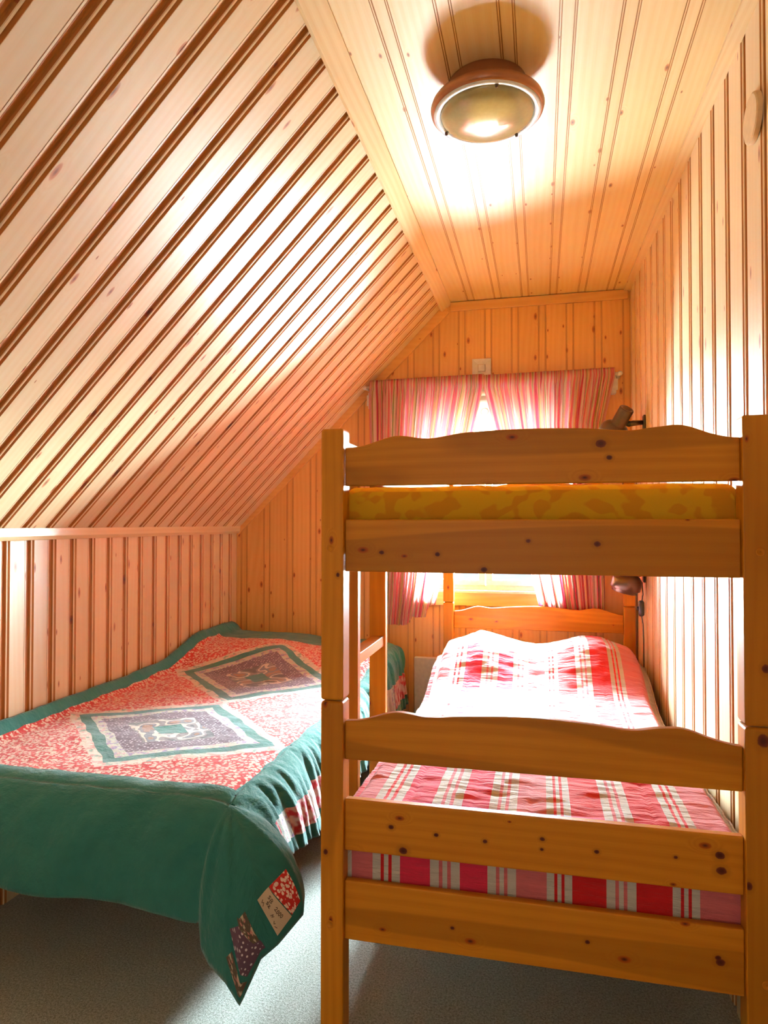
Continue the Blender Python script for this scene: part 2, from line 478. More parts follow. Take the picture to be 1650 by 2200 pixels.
def glass_mat():
    m, nt, b = material('window_glass')
    tr = nt.nodes.new('ShaderNodeBsdfTransparent'); tr.inputs[0].default_value = (.97, 1, 1, 1)
    gl = nt.nodes.new('ShaderNodeBsdfGlossy'); gl.inputs['Roughness'].default_value = .02
    fr = nt.nodes.new('ShaderNodeFresnel'); fr.inputs[0].default_value = 1.45
    mx = nt.nodes.new('ShaderNodeMixShader')
    nt.links.new(fr.outputs[0], mx.inputs[0]); nt.links.new(tr.outputs[0], mx.inputs[1]); nt.links.new(gl.outputs[0], mx.inputs[2])
    nt.links.new(mx.outputs[0], nt.nodes['Material Output'].inputs[0])
    return m
M['glass'] = glass_mat()

# ------------------------------------------------------------------ panelling
def profile(P):
    """one board: (offset, height) with the lapped moulding at its end; heights are into the room"""
    k = P
    return [(0, 0.), (k - .0460, 0.), (k - .0452, -.0030), (k - .0440, -.0030), (k - .0432, -.0008), (k - .0385, -.0010), (k - .0378, -.0035), (k - .0366, -.0035),
            (k - .0340, -.0035), (k - .0300, -.0075), (k - .0250, -.0100), (k - .0200, -.0104), (k - .0165, -.0088), (k - .0145, -.0040), (k - .0138, -.0018),
            (k - .0100, -.0012), (k - .0094, -.0042), (k - .0085, -.0042), (k - .0010, -.0003)]
def profile2(P):
    """board with two fine double grooves either side of a flat strip"""
    k = P
    return [(0, 0.), (k - .0430, 0.), (k - .0424, -.0026), (k - .0414, -.0026), (k - .0406, -.0004), (k - .0380, -.0004), (k - .0372, -.0030), (k - .0360, -.0030), (k - .0350, -.0012),
            (k - .0080, -.0012), (k - .0070, -.0030), (k - .0060, -.0030), (k - .0052, -.0004), (k - .0028, -.0004), (k - .0020, -.0026), (k - .0010, -.0026), (k - .0004, 0.)]
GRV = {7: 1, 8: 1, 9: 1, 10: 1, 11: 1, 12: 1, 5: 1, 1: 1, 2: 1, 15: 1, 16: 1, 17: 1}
def panelling(mb, P, off, s0, s1, place, spans, idbase=0, cuts=(), pf=None):
    """place(s, a, h)->3D; spans(s)->list of (a0, a1)"""
    pr = (pf or profile)(P)
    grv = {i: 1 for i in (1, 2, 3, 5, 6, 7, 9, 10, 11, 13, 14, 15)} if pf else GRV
    pts = []
    n0 = math.floor((s0 - off) / P) - 1
    n1 = math.ceil((s1 - off) / P) + 1
    for n in range(n0, n1):
        for i, (o, h) in enumerate(pr):
            pts.append((off + n * P + o, h, n, i))
    for q in range(len(pts) - 1):
        a, ha, n, i = pts[q]; b, hb = pts[q + 1][0], pts[q + 1][1]
        segs = [a] + sorted(c for c in cuts if a < c < b) + [b]
        for x, y in zip(segs, segs[1:]):
            if y <= s0 or x >= s1: continue
            xx, yy = max(x, s0), min(y, s1)
            if yy - xx < 1e-6: continue
            hx = ha + (hb - ha) * (xx - a) / (b - a); hy = ha + (hb - ha) * (yy - a) / (b - a)
            mid = (xx + yy) / 2
            sx, sy, sm = spans(xx + 1e-6), spans(yy - 1e-6), spans(mid)
            for k in range(len(sm)):
                if len(sx) <= k or len(sy) <= k: continue
                id8 = ((n + idbase) % 97) * 8
                u0, u1 = xx - (off + n * P), yy - (off + n * P)
                vo = ((n + idbase) % 97) * 3.77
                mb.quad([place(xx, sx[k][0], hx), place(yy, sy[k][0], hy), place(yy, sy[k][1], hy), place(xx, sx[k][1], hx)],
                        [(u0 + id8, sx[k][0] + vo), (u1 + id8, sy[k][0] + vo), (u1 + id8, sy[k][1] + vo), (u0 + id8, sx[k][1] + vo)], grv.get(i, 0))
def structure(o): return setp(o, kind='structure')
def backed(mb, pts):
    mb.quad(pts, [(0, 0)] * 4, 1)

# floor
fb = MB(); fb.box((XK - .15, YB - .6, -.05), (.75, YW + .15, 0.), 1)
structure(fb.build('floor', M['carpet']))
# knee wall (left)
kb = MB()
panelling(kb, .110, 1.887 + .0165, YB, YW, lambda s, a, h: (XK + h, s, a), lambda s: [(0., ZK + .02)], 11)
kb.box((XK - .06, YB, 0), (XK - .013, YW, ZK), 2, 3, 1)
structure(kb.build('wall_left', [M['panel'], M['groove_shade']]))
# slope
sl_len = math.hypot(XR0 - XK, ZC - ZK); sdx, sdz = (XR0 - XK) / sl_len, (ZC - ZK) / sl_len
sb = MB()
panelling(sb, .1125, 1.4892 + .0165, YB, YW, lambda s, a, h: (XK + sdx * a + sdz * h, s, ZK + sdz * a - sdx * h), lambda s: [(-.01, sl_len + .01)], 33)
n_ = Vector((-sdz, 0, sdx)); A_ = Vector((XK - sdx * .05, 0, ZK - sdz * .05)); B_ = Vector((XR0 + sdx * .05, 0, ZC + sdz * .05))
sp_ = [A_ + n_ * .013, B_ + n_ * .013, B_ + n_ * .06, A_ + n_ * .06]
sb.prism([(p_.x, p_.z) for p_ in sp_], YB, YW + .16, 4, 1)
structure(sb.build('wall_slope', [M['panel'], M['groove_shade']]))
# ceiling
cb = MB()
panelling(cb, .1425, .081 + .009, XR0 - .02, .62, lambda s, a, h: (s, a, ZC - h), lambda s: [(YB, YW)], 57, pf=profile2)
cb.box((XR0 - .06, YB, ZC + .013), (.70, YW + .16, ZC + .06), 1, 3, 1)
structure(cb.build('ceiling', [M['ceil'], M['groove_shade2']]))
# right wall
rb = MB()
panelling(rb, .1395, 1.648 + .0165, YB, YW, lambda s, a, h: (XR(s) - h, s, a), lambda s: [(0., ZC + .02)], 71)
b_ = len(rb.v)
rb.v += [(XR(YB) + .014, YB, -.04), (XR(YW + .1) + .014, YW + .1, -.04), (XR(YW + .1) + .014, YW + .1, 2.5), (XR(YB) + .014, YB, 2.5), (.75, YB, -.04), (.75, YW + .1, -.04), (.75, YW + .1, 2.5), (.75, YB, 2.5)]
for f_ in ((0, 1, 2, 3), (7, 6, 5, 4), (0, 3, 7, 4), (1, 5, 6, 2), (3, 2, 6, 7), (0, 4, 5, 1)): rb.face([b_ + q_ for q_ in f_], None, 1)
structure(rb.build('wall_right', [M['panel'], M['groove_shade']]))
# far wall with the window opening
WX0, WX1, WZ0, WZ1 = -.72, .14, .895, 1.90
def far_spans(s):
    top = min(ZC + .02, ZK + .02 + (s - XK) * sdz / sdx)
    if WX0 < s < WX1: return [(0., WZ0), (WZ1, top)]
    return [(0., top)]
wb = MB()
panelling(wb, .1405, -.107, XK, .47, lambda s, a, h: (s, YW - h, a), far_spans, 83, (WX0, WX1), pf=profile2)
for a, b in (((XK - .1, YW + .012, -.04), (WX0 - .03, YW + .16, 2.6)), ((WX1 + .03, YW + .012, -.04), (.75, YW + .16, 2.6)), ((WX0 - .03, YW + .012, -.04), (WX1 + .03, YW + .16, WZ0 - .03)), ((WX0 - .03, YW + .012, WZ1 + .03), (WX1 + .03, YW + .16, 2.6))):
    wb.box(a, b, 2, 4, 1)
structure(wb.build('wall_far', [M['far'], M['groove_shade2']]))
# wall behind the camera, with a doorway
bb = MB()
DX0, DX1, DZ = -.85, .10, 2.02
for x0, x1, z0, z1 in ((XK, DX0, 0, 2.5), (DX1, .70, 0, 2.5), (DX0, DX1, DZ, 2.5)):
    bb.box((x0, YB - .1, z0), (x1, YB, z1), 2, 9)
structure(bb.build('wall_back', M['panel']))

# trims
def trim_box(name, pts_a, pts_b, bid=5, m='trim'):
    """prism between two end sections (lists of 3D points of the same polygon)"""
    mb = MB(); n = len(pts_a); b = len(mb.v); mb.v += list(pts_a) + list(pts_b)
    Ln = (Vector(pts_b[0]) - Vector(pts_a[0])).length
    acc = [0]
    for i in range(n): acc.append(acc[-1] + (Vector(pts_a[(i + 1) % n]) - Vector(pts_a[i])).length)
    for i in range(n):
        j = (i + 1) % n
        mb.face((b + i, b + j, b + n + j, b + n + i), [(acc[i] + bid * 8, 0), (acc[i + 1] + bid * 8, 0), (acc[i + 1] + bid * 8, Ln), (acc[i] + bid * 8, Ln)])
    mb.face(reversed(range(b, b + n))); mb.face(range(b + n, b + 2 * n))
    return mb
def sec_y(poly, y): return [(x, y, z) for x, z in poly]
knee_poly = [(XK - .002, ZK - .012), (XK + .020, ZK - .012), (XK + .028, ZK + .002), (XK + .030, ZK + .030), (XK + .010, ZK + .034)]
o = trim_box('trim_1', sec_y(knee_poly, YB), sec_y(knee_poly, YW - .002), 5).build('trim_1', M['trim'], bevel=.002); structure(o)
rid = [(XR0 - .034, ZC - .048), (XR0 - .024, ZC - .052), (XR0 + .022, ZC - .012), (XR0 + .018, ZC + .004), (XR0 - .03, ZC - .02)]
o = trim_box('trim_2', sec_y(rid, YB), sec_y(rid, YW - .002), 6).build('trim_2', M['trim']); structure(o)
o = trim_box('trim_3', [(XR(YB) - .040, YB, ZC - .001), (XR(YB) - .040, YB, ZC - .011), (XR(YB) + .002, YB, ZC - .011), (XR(YB) + .002, YB, ZC)],
             [(XR(YW) - .034, YW, ZC - .001), (XR(YW) - .034, YW, ZC - .011), (XR(YW) + .002, YW, ZC - .011), (XR(YW) + .002, YW, ZC)], 7).build('trim_3', M['trim']); structure(o)
# far wall: top trim and sloping trim
t4 = MB(); t4.box((XR0 + .02, YW - .016, ZC - .052), (XR(YW) - .012, YW - .0005, ZC - .004), 0, 12)
structure(t4.build('trim_4', M['far'], bevel=.003))
t5 = MB()
tw = .050
p = [(XK + .004, ZK - .03), (XR0 + .012, ZC - .060), (XR0 + .012 - .018, ZC - .005), (XK + .006, ZK + .018)]
t5.prism(p, YW - .016, YW - .0005, 13)
structure(t5.build('trim_5', M['far'], bevel=.003))
# ------------------------------------------------------------------ window
win = empty('window_1', ((WX0 + WX1) / 2, YW, WZ0)); setp(win, 'white framed window behind the striped curtains in the end wall', 'window', kind='structure')
mb = MB()   # pine casing and reveal
for a, b in (((WX0 - .07, YW - .018, WZ0 - .083), (WX1 + .07, YW - .001, WZ0 - .012)), ((WX0 - .07, YW - .018, WZ1 + .002), (WX1 + .07, YW - .001, WZ1 + .07))):
    mb.box(a, b, 0)
for a, b in (((WX0 - .07, YW - .018, WZ0 - .012), (WX0 - .002, YW - .001, WZ1 + .002)), ((WX1 + .002, YW - .018, WZ0 - .012), (WX1 + .07, YW - .001, WZ1 + .002))):
    mb.box(a, b, 2)
mb.build('casing', M['trim'], win, bevel=.003)
mb = MB()
for a, b, g in (((WX0 - .03, YW, WZ0 - .03), (WX1 + .03, YW + .14, WZ0), 0), ((WX0 - .03, YW, WZ1), (WX1 + .03, YW + .14, WZ1 + .03), 0), ((WX0 - .03, YW, WZ0), (WX0, YW + .14, WZ1), 2), ((WX1, YW, WZ0), (WX1 + .03, YW + .14, WZ1), 2)):
    mb.box(a, b, g)
mb.box((WX0 - .02, YW - .03, WZ0 - .012), (WX1 + .02, YW + .02, WZ0), 0)
mb.build('reveal', M['white_paint'], win)
fy0, fy1 = YW + .05, YW + .09
mb = MB()
for a, b in (((WX0, fy0, WZ0), (WX1, fy1, WZ0 + .022)), ((WX0, fy0, WZ1 - .045), (WX1, fy1, WZ1)), ((WX0, fy0, WZ0), (WX0 + .045, fy1, WZ1)), ((WX1 - .045, fy0, WZ0), (WX1, fy1, WZ1))):
    mb.box(a, b)
mb.build('frame', M['white_paint'], win, bevel=.003)
for x0, x1 in ((WX0 + .045, -.292), (-.288, WX1 - .045)):
    mb = MB(); a, c = x0, x1; z0, z1 = WZ0 + .022, WZ1 - .045
    for p, q in (((a, fy0 - .012, z0), (c, fy1 - .012, z0 + .03)), ((a, fy0 - .012, z1 - .04), (c, fy1 - .012, z1)), ((a, fy0 - .012, z0 + .0302), (a + .035, fy1 - .012, z1 - .0402)), ((c - .035, fy0 - .012, z0 + .0302), (c, fy1 - .012, z1 - .0402))):
        mb.box(p, q)
    mb.build('sash', M['white_paint'], win, bevel=.003)
    mb = MB(); mb.box((a + .035, fy0 + .008, z0 + .03), (c - .035, fy0 + .012, z1 - .04)); mb.build('pane', M['glass'], win)
    mb = MB(); mb.box((a + .035, fy0 + .001, 1.735), (c - .035, fy0 + .02, 1.75)); mb.build('glazing_bar', M['white_paint'], win)

# ------------------------------------------------------------------ roller blind
rbd = empty('roller_blind', (-.27, YW - .03, 1.93)); setp(rbd, 'white roller blind pulled a little way down behind the curtains, over the upper window', 'blind')
mb = MB(); mb.tube([(-.885, 3.585, 1.925), (.345, 3.585, 1.965)], .016, 16); mb.build('roller', M['white'], rbd, smooth=True)
mb = MB(); mb.grid(40, 12, lambda i, j: (-.865 + 1.19 * i / 40, 3.602 + .001 * math.sin(i * .6), 1.925 + .0325 * i / 40 - (.275 + .0325 * i / 40) * j / 12), lambda i, j: (i * .03, j * .015)); mb.build('blind_cloth', M['blind'], rbd, smooth=True)
mb = MB(); mb.box((-.865, 3.598, 1.643), (.325, 3.606, 1.657), 0); mb.build('hem_bar', M['white'], rbd, bevel=.002)
mb = MB(); ring = [(-.287 + .020 * math.cos(t * PI / 12), 3.592, 1.845 + .018 * math.sin(t * PI / 12)) for t in range(25)]; mb.tube(ring, .003, 8); mb.build('pull_ring', M['white'], rbd, smooth=True)
mb = MB(); mb.tube([(-.287, 3.592, 1.827), (-.288, 3.594, 1.655)], .0012, 6); mb.build('pull_cord', M['white'], rbd)
for x, z in ((-.905, 1.925), (.362, 1.955)):
    mb = MB(); mb.box((x - .014, 3.57, z - .045), (x + .014, 3.619, z + .045)); mb.box((x - .022, 3.566, z - .03), (x + .022, 3.572, z + .03))
    mb.build('bracket', M['white'], rbd, bevel=.003)
    
# ------------------------------------------------------------------ curtain rod
rod = empty('curtain_rod', (-.27, 3.55, 2.0)); setp(rod, 'white curtain rod with small brackets carrying the striped curtains', 'curtain rod')
mb = MB(); mb.tube([(-.93, 3.545, 1.992), (.385, 3.545, 2.004)], .0075, 12); mb.build('pole', M['white'], rod, smooth=True)
for x in (-.925, .384):
    z = 1.998 + (.006 if x > 0 else -.006)
    mb = MB(); mb.tube([(x, 3.6195, z - .005), (x, 3.575, z - .005), (x, 3.545, z - .010)], .006, 10); mb.lathe([(0, .0), (.017, 0), (.017, .005), (0, .006)], Matrix.Translation((x, 3.6195, z)) @ Matrix.Rotation(PI / 2, 4, 'X'), 20)
    mb.build('bracket', M['white'], rod, smooth=True)
    mb = MB(); mb.lathe([(0, -.013), (.009, -.009), (.013, 0), (.009, .009), (0, .013)], Matrix.Translation((x + (.008 if x > 0 else -.008), 3.545, z)) @ Matrix.Rotation(PI / 2, 4, 'Y'), 16); mb.build('finial', M['white'], rod, smooth=True)

# ------------------------------------------------------------------ curtains
def make_curtain(label, eL, eR, hem, seed, side):
    r = random.Random(seed)
    n = 330
    # stripe pattern, repeated across the cloth
    rep = [0, 1, 2, 0, 0, 5, 3, 2, 1, 4, 0, 2, 1, 5, 0, 1, 3, 5, 2, 0, 4, 1, 2, 0, 1, 3, 2, 5, 0, 0, 1, 2]
    cols = []
    while len(cols) < n:
        for c in rep: cols += [c] * r.choice((1, 1, 2, 2, 3) if c not in (3,) else (1, 1, 2))
    ph = [r.random() * 6.28 for _ in range(8)]
    rows = 46
    ZT = 2.033
    path = []
    zf = lambda s, j: None
    def pt(i, j):
        s = i / n
        zh = hem(s)
        if j <= 36:      # front, from the hem up to the pocket
            t = j / 36; z = zh + (1.965 - zh) * t; y = 3.528; g = 0
        else:            # pocket round the rod and the back layer
            k = j - 36
            zz = [(1.980, 3.532), (1.996, 3.531), (2.010, 3.534), (2.022, 3.540), (2.033, 3.545), (2.022, 3.550), (2.008, 3.556), (1.99, 3.557), (1.972, 3.552), (1.962, 3.540)][k - 1]
            z, y = zz; g = 1
        z2 = z + (.006 * (s - .5)) * (1 if z > 1.9 else 0)
        L0, R0 = eL(z), eR(z)
        sw = s + .012 * math.sin(s * 40 + ph[0]) * (1 if .02 < s < .98 else 0)
        x = L0 + (R0 - L0) * min(1, max(0, sw))
        k = min(1., (2.03 - z) / .12)
        amp = .0045 + .011 * max(0, k) + .006 * max(0, min(1, (1.9 - z) / 1.))
        f = math.sin(s * 2 * PI * 23 + ph[1] + .8 * math.sin(s * 9 + ph[2])) * .62 + math.sin(s * 2 * PI * 37 + ph[3] + .6 * math.sin(z * 2.2)) * .28 + math.sin(s * 2 * PI * 9 + ph[4] + z * 1.3) * .3
        y += f * amp * (.55 if g else 1.)
        x += .35 * amp * math.cos(s * 2 * PI * 23 + ph[1]) * k
        return (x, min(y, 3.566), z2)
    mb = MB()
    W = 1.1
    mb.grid(n, rows, pt, lambda i, j: (i / n * W + seed, j * .03), lambda i, j: cols[i])
    o = mb.build('curtain', [M['cur%d' % k] for k in range(6)], None, smooth=True)
    return setp(o, label, 'curtain', 'striped curtains on the rod')
make_curtain('left pink, olive and cream striped curtain, gathered beside the sloping ceiling',
             lambda z: -.903 + .035 * min(1, (2.03 - z) / 1.2), lambda z: -.286 - max(0, 1.96 - z) * .222,
             lambda s: .712 + .002 * math.sin(s * 60) + (.043 * min(1, max(0, (s - .55) / .1))) + (.065 * min(1, max(0, (s - .86) / .02))), 3, -1)
make_curtain('right pink, olive and cream striped curtain, hanging beside the reading lamps',
             lambda z: -.286 + max(0, 1.96 - z) * .245, lambda z: .366 - .055 * min(1, max(0, 1.99 - z) / .25),
             lambda s: .715 + .002 * math.sin(s * 50), 8, 1)

# ------------------------------------------------------------------ wall and ceiling fittings
vent = empty('air_vent', (-.304, YW, 2.08)); setp(vent, 'small square cream vent cover on the end wall just above the curtains', 'vent')
mb = MB()
def frus(cx, cz, y0, y1, h0, h1):
    a = [(cx - h0, y0, cz - h0), (cx + h0, y0, cz - h0), (cx + h0, y0, cz + h0), (cx - h0, y0, cz + h0)]
    b = [(cx - h1, y1, cz - h1), (cx + h1, y1, cz - h1), (cx + h1, y1, cz + h1), (cx - h1, y1, cz + h1)]
    for i in range(4):
        j = (i + 1) % 4; mb.quad([a[i], a[j], b[j], b[i]])
frus(-.304, 2.082, YW - .0005, YW - .014, .0495, .0495); frus(-.304, 2.082, YW - .014, YW - .005, .047, .020); frus(-.304, 2.082, YW - .014, YW - .0141, .0495, .047)
mb.build('cover', M['white'], vent)
mb = MB(); frus(-.304, 2.082, YW - .005, YW - .013, .019, .017); mb.quad([(-.321, YW - .013, 2.065), (-.287, YW - .013, 2.065), (-.287, YW - .013, 2.099), (-.321, YW - .013, 2.099)]); mb.build('damper', M['white'], vent)

mb = MB()
Mx = Matrix.Translation((XR(1.692) - .001, 1.692, 2.186)) @ Matrix.Rotation(-PI / 2, 4, 'Y')
mb.lathe([(0, .0125), (.050, .0125), (.0545, .0105), (.0555, .007), (.0555, .0)], Mx, 64)
o = mb.build('wall_disc', M['beige'], None, smooth=False); setp(o, 'round beige junction box cover on the right wall near the ceiling', 'cover plate')

lampc = Vector((-.138, 1.835, ZC))
cl = empty('ceiling_lamp', lampc); setp(cl, 'round flush ceiling lamp with copper brown ring and olive glass bowl, unlit', 'ceiling lamp')
T = Matrix.Translation(lampc)
mb = MB(); mb.lathe([(0, -.0015), (.105, -.0015), (.105, -.03), (.125, -.055), (.0, -.055)], T, 56); mb.build('base_pan', M['copper'], cl, smooth=True)
mb = MB(); mb.lathe([(.100, -.050), (.138, -.050), (.150, -.058), (.1535, -.068), (.151, -.078), (.1455, -.083), (.140, -.080)], T, 72); mb.build('rim', M['copper'], cl, smooth=True)
mb = MB(); mb.lathe([(.1445, -.0825), (.1435, -.0860), (.136, -.0875), (.129, -.0860), (.1270, -.083), (.1255, -.076)], T, 72); mb.build('inner_ring', M['white_paint'], cl, smooth=True)
mb = MB(); mb.lathe([(.127, -.076)] + [(.126 * math.cos(t * PI / 28), -.082 - .034 * math.sin(t * PI / 28)) for t in range(0, 15)], T, 72); mb.build('glass_bowl', M['bowl'], cl, smooth=True)
for a in (78, 205, 300):
    c = T @ Vector((.131 * math.cos(R(a)), .131 * math.sin(R(a)), -.086))
    if a == 78: c = T @ Vector((.131 * math.cos(R(-75)), .131 * math.sin(R(-75)), -.086))
    if a == 205: c = T @ Vector((.131 * math.cos(R(155)), .131 * math.sin(R(155)), -.086))
    if a == 300: c = T @ Vector((.131 * math.cos(R(55)), .131 * math.sin(R(55)), -.086))
    mb = MB(); mb.lathe([(0, -.008), (.004, -.007), (.005, 0), (.004, .004)], Matrix.Translation(c), 14)
    mb.build('clip', M['bronze'], cl, smooth=True)

# ------------------------------------------------------------------ reading lamps on the right wall
def reading_lamp(label, mount, head, aim):
    t = empty('reading_lamp', mount); setp(t, label, 'lamp', 'reading lamps on the right wall')
    mx, my, mz = mount
    mb = MB(); mb.box((mx - .009, my - .022, mz - .045), (mx - .0005, my + .022, mz + .03)); mb.build('wall_plate', M['black'], t, bevel=.003)
    hd = Vector(head)
    mb = MB(); mb.tube([(mx - .006, my, mz - .002), (mx - .05, my, mz - .004), (hd.x + .045, hd.y, hd.z - .01)], [.010, .013, .012], 14); mb.build('arm', M['bronze'], t, smooth=True)
    mb = MB(); mb.lathe([(0, -.014), (.010, -.012), (.014, 0), (.010, .012), (0, .014)], Matrix.Translation((hd.x + .042, hd.y, hd.z - .01)) @ Matrix.Rotation(PI / 2, 4, 'Y'), 18); mb.build('swivel_joint', M['black'], t, smooth=True)
    q = Vector(aim).normalized().to_track_quat('-Z', 'Y').to_matrix().to_4x4()
    H = Matrix.Translation(hd) @ q
    mb = MB(); mb.lathe([(0, .062), (.020, .063), (.023, .070), (.030, .072), (.033, .068), (.033, -.004), (.036, -.012)], H, 36); mb.build('lamp_neck', M['bronze'], t, smooth=True)
    sh = MB(); sh.lathe([(.034, -.010), (.050, -.018), (.062, -.032), (.066, -.045), (.066, -.078), (.064, -.080), (.060, -.078), (.060, -.045), (.040, -.02)], H, 44); so = sh.build('lamp_shade', M['bronze'], t, smooth=True)
    mb = MB(); mb.lathe([(.056, -.060), (.056, -.094), (.053, -.096), (.046, -.094), (.040, -.060), (0, -.05)], H, 40); mb.build('baffle_ring', M['bronze'], t, smooth=True)
    return t
reading_lamp('brown metal reading lamp above the top bunk headboard, its neck tilted upright', (XR(3.21), 3.21, 1.708), (.350, 3.21, 1.711), (-.42, .52, -.78))
lo = reading_lamp('brown metal reading lamp over the lower bunk pillow, with a cord and switch', (XR(3.24), 3.24, 1.03), (.388, 3.20, 1.035), (-.22, .10, -.95))
cord = [(XR(3.24) - .012, 3.24, .985), (XR(3.2) - .012, 3.235, .955), (XR(3.2) - .010, 3.236, .930), (XR(3.2) - .016, 3.232, .90), (XR(3.2) - .018, 3.230, .835), (XR(3.2) - .012, 3.226, .80), (XR(3.2) - .010, 3.222, .73), (XR(3.2) - .010, 3.222, .60)]
mb = MB(); mb.tube(cord, .0026, 8); co = mb.build('cord', M['black'], lo, smooth=True)
mb = MB(); mb.lathe([(0, -.036), (.008, -.035), (.0125, -.028), (.0135, 0), (.0125, .028), (.008, .035), (0, .036)], Matrix.Translation((XR(3.2) - .018, 3.231, .867)), 20)
mb.box((XR(3.2) - .037, 3.226, .858), (XR(3.2) - .029, 3.236, .876))
mb.build('cord_switch', M['black'], lo, smooth=True)

# ------------------------------------------------------------------ panel heater
ht = empty('panel_heater', (-.22, 3.58, 0)); setp(ht, 'slim cream panel heater on the end wall behind the bunk bed', 'heater')
mb = MB(); mb.box((-.662, 3.555, .20), (.20, 3.585, .537)); mb.build('panel', M['heater'], ht, bevel=.006)
for x in (-.55, .08):
    mb = MB(); mb.box((x - .02, 3.585, .24), (x + .02, 3.6195, .50)); mb.build('wall_bracket', M['steel'], ht)

# ------------------------------------------------------------------ bunk bed
BX0, BX1, PT = -.4898, .4459, .0526
BY0, BY1 = 1.47, 3.505
ZJ = .8466
bunk = empty('bunk_bed', (-.022, 1.47, 0)); setp(bunk, 'honey pine bunk bed with curved end boards standing against the right wall', 'bunk bed')
wb_ = M['bunk']
def post(x, y, z0, z1, cham_lo, cham_hi, bid):
    c = .004
    secs = []
    if cham_lo: secs += [(z0, c), (z0 + c, 0)]
    else: secs += [(z0, 0)]
    if cham_hi: secs += [(z1 - c, 0), (z1, c)]
    else: secs += [(z1, 0)]
    mb = MB(); rings = []
    for z, k in secs:
        b = len(mb.v)
        mb.v += [(x + k, y + k, z), (x + PT - k, y + k, z), (x + PT - k, y + PT - k, z), (x + k, y + PT - k, z)]
        rings.append((b, z))
    for (b0, za), (b1, zb) in zip(rings, rings[1:]):
        for i in range(4):
            j = (i + 1) % 4; u = i * PT + bid * 8
            mb.face((b0 + i, b0 + j, b1 + j, b1 + i), [(u, za + bid), (u + PT, za + bid), (u + PT, zb + bid), (u, zb + bid)])
    mb.face((rings[0][0] + 3, rings[0][0] + 2, rings[0][0] + 1, rings[0][0])); b = rings[-1][0]; mb.face((b, b + 1, b + 2, b + 3))
    return mb.build('post', wb_, bunk, bevel=.003)
for x in (BX0, BX1 - PT):
    for y in (BY0, BY1 - PT):
        k = (204, 203) if x == BX0 else (201, 202)
        if y != BY0: k = (k[0] + 10, k[1] + 10)
        post(x, y, 0., ZJ - .0012, False, True, k[0])
        post(x, y, ZJ + .0012, 1.468, True, True, k[1])
def cint(pts, n):
    """smooth interpolation through (x, z) points"""
    out = []
    for k in range(len(pts) - 1):
        p0 = pts[max(k - 1, 0)]; p1 = pts[k]; p2 = pts[k + 1]; p3 = pts[min(k + 2, len(pts) - 1)]
        for i in range(n):
            t = i / n
            m1 = (p2[1] - p0[1]) / (p2[0] - p0[0]); m2 = (p3[1] - p1[1]) / (p3[0] - p1[0]); d = p2[0] - p1[0]
            if k == 0: m1 = 0
            if k == len(pts) - 2: m2 = 0
            h = (2 * t ** 3 - 3 * t * t + 1) * p1[1] + (t ** 3 - 2 * t * t + t) * d * m1 + (-2 * t ** 3 + 3 * t * t) * p2[1] + (t ** 3 - t * t) * d * m2
            out.append((p1[0] + d * t, h))
    out.append(pts[-1]); return out
ix0, ix1 = BX0 + PT, BX1 - PT
up_wave = [(ix0, 1.4245), (-.395, 1.4285), (-.318, 1.4485), (-.245, 1.4405), (-.16, 1.4515), (-.022, 1.4555), (.10, 1.4520), (.18, 1.4455), (.235, 1.4510), (.285, 1.4535), (.345, 1.4330), (ix1, 1.4250)]
lo_wave = [(ix0, .8000), (-.395, .8045), (-.318, .8260), (-.245, .8195), (-.16, .8270), (-.022, .8335), (.10, .8270), (.18, .8200), (.235, .8280), (.285, .8295), (.345, .8110), (ix1, .8030)]
def end_board(ya, yb, z0, wave=None, z1=None, bid=None, name='end_board'):
    mb = MB()
    top = cint(wave, 6) if wave else [(ix0, z1), (ix1, z1)]
    poly = [(ix0 + .0005, z0), (ix1 - .0005, z0)] + [(min(max(x, ix0 + .0005), ix1 - .0005), z) for x, z in reversed(top)]
    mb.prism(poly, ya, yb, bid)
    return mb.build(name, wb_, bunk, bevel=.003)
for ya, yb, s in ((1.483, 1.503, 0), (3.474, 3.494, 50)):
    end_board(ya, yb, 1.3365, up_wave, bid=20 + s)
    end_board(ya, yb, 1.1405, z1=1.2595, bid=23 + s)
    end_board(ya, yb, .7130, lo_wave, bid=26 + s)
    if s == 0:
        end_board(ya, yb, .5080, z1=.6240, bid=29 + s)
    end_board(ya, yb, .3080, z1=.4400, bid=31 + s)
for x, z0, z1, nm in ((BX0 + .012, 1.1405, 1.2595, 'side_rail'), (BX1 - .034, 1.1405, 1.2595, 'side_rail'), (BX0 + .012, .3080, .4400, 'side_rail'), (BX1 - .034, .3080, .4400, 'side_rail'),
                      (BX0 + .012, 1.360, 1.449, 'guard_rail')):
    mb = MB(); mb.box((x, BY0 + PT + .0005, z0), (x + .022, BY1 - PT - .0005, z1), 1); mb.build(nm, wb_, bunk, bevel=.003)
for z in (1.175, .3420):
    for k in range(11):
        y = BY0 + .12 + k * .18
        mb = MB(); mb.box((BX0 + .034, y, z), (BX1 - .034, y + .07, z + .018), 0); mb.build('slat', wb_, bunk)
# dowel caps / bolts on the posts
for x, z in ((BX0 + .022, 1.194), (BX1 - PT + .031, 1.194), (BX0 + .022, .345), (BX1 - PT + .035, .345)):
    mb = MB(); Mx = Matrix.Translation((x, BY0 - .0001, z)) @ Matrix.Rotation(PI / 2, 4, 'X')
    mb.lathe([(.0085, 0), (.0085, .001), (.0072, .0018), (.0062, .0006), (.0025, .0006), (.0020, -.001), (0, -.001)], Mx, 24); mb.build('bolt_cap', M['bunk'], bunk, smooth=True)
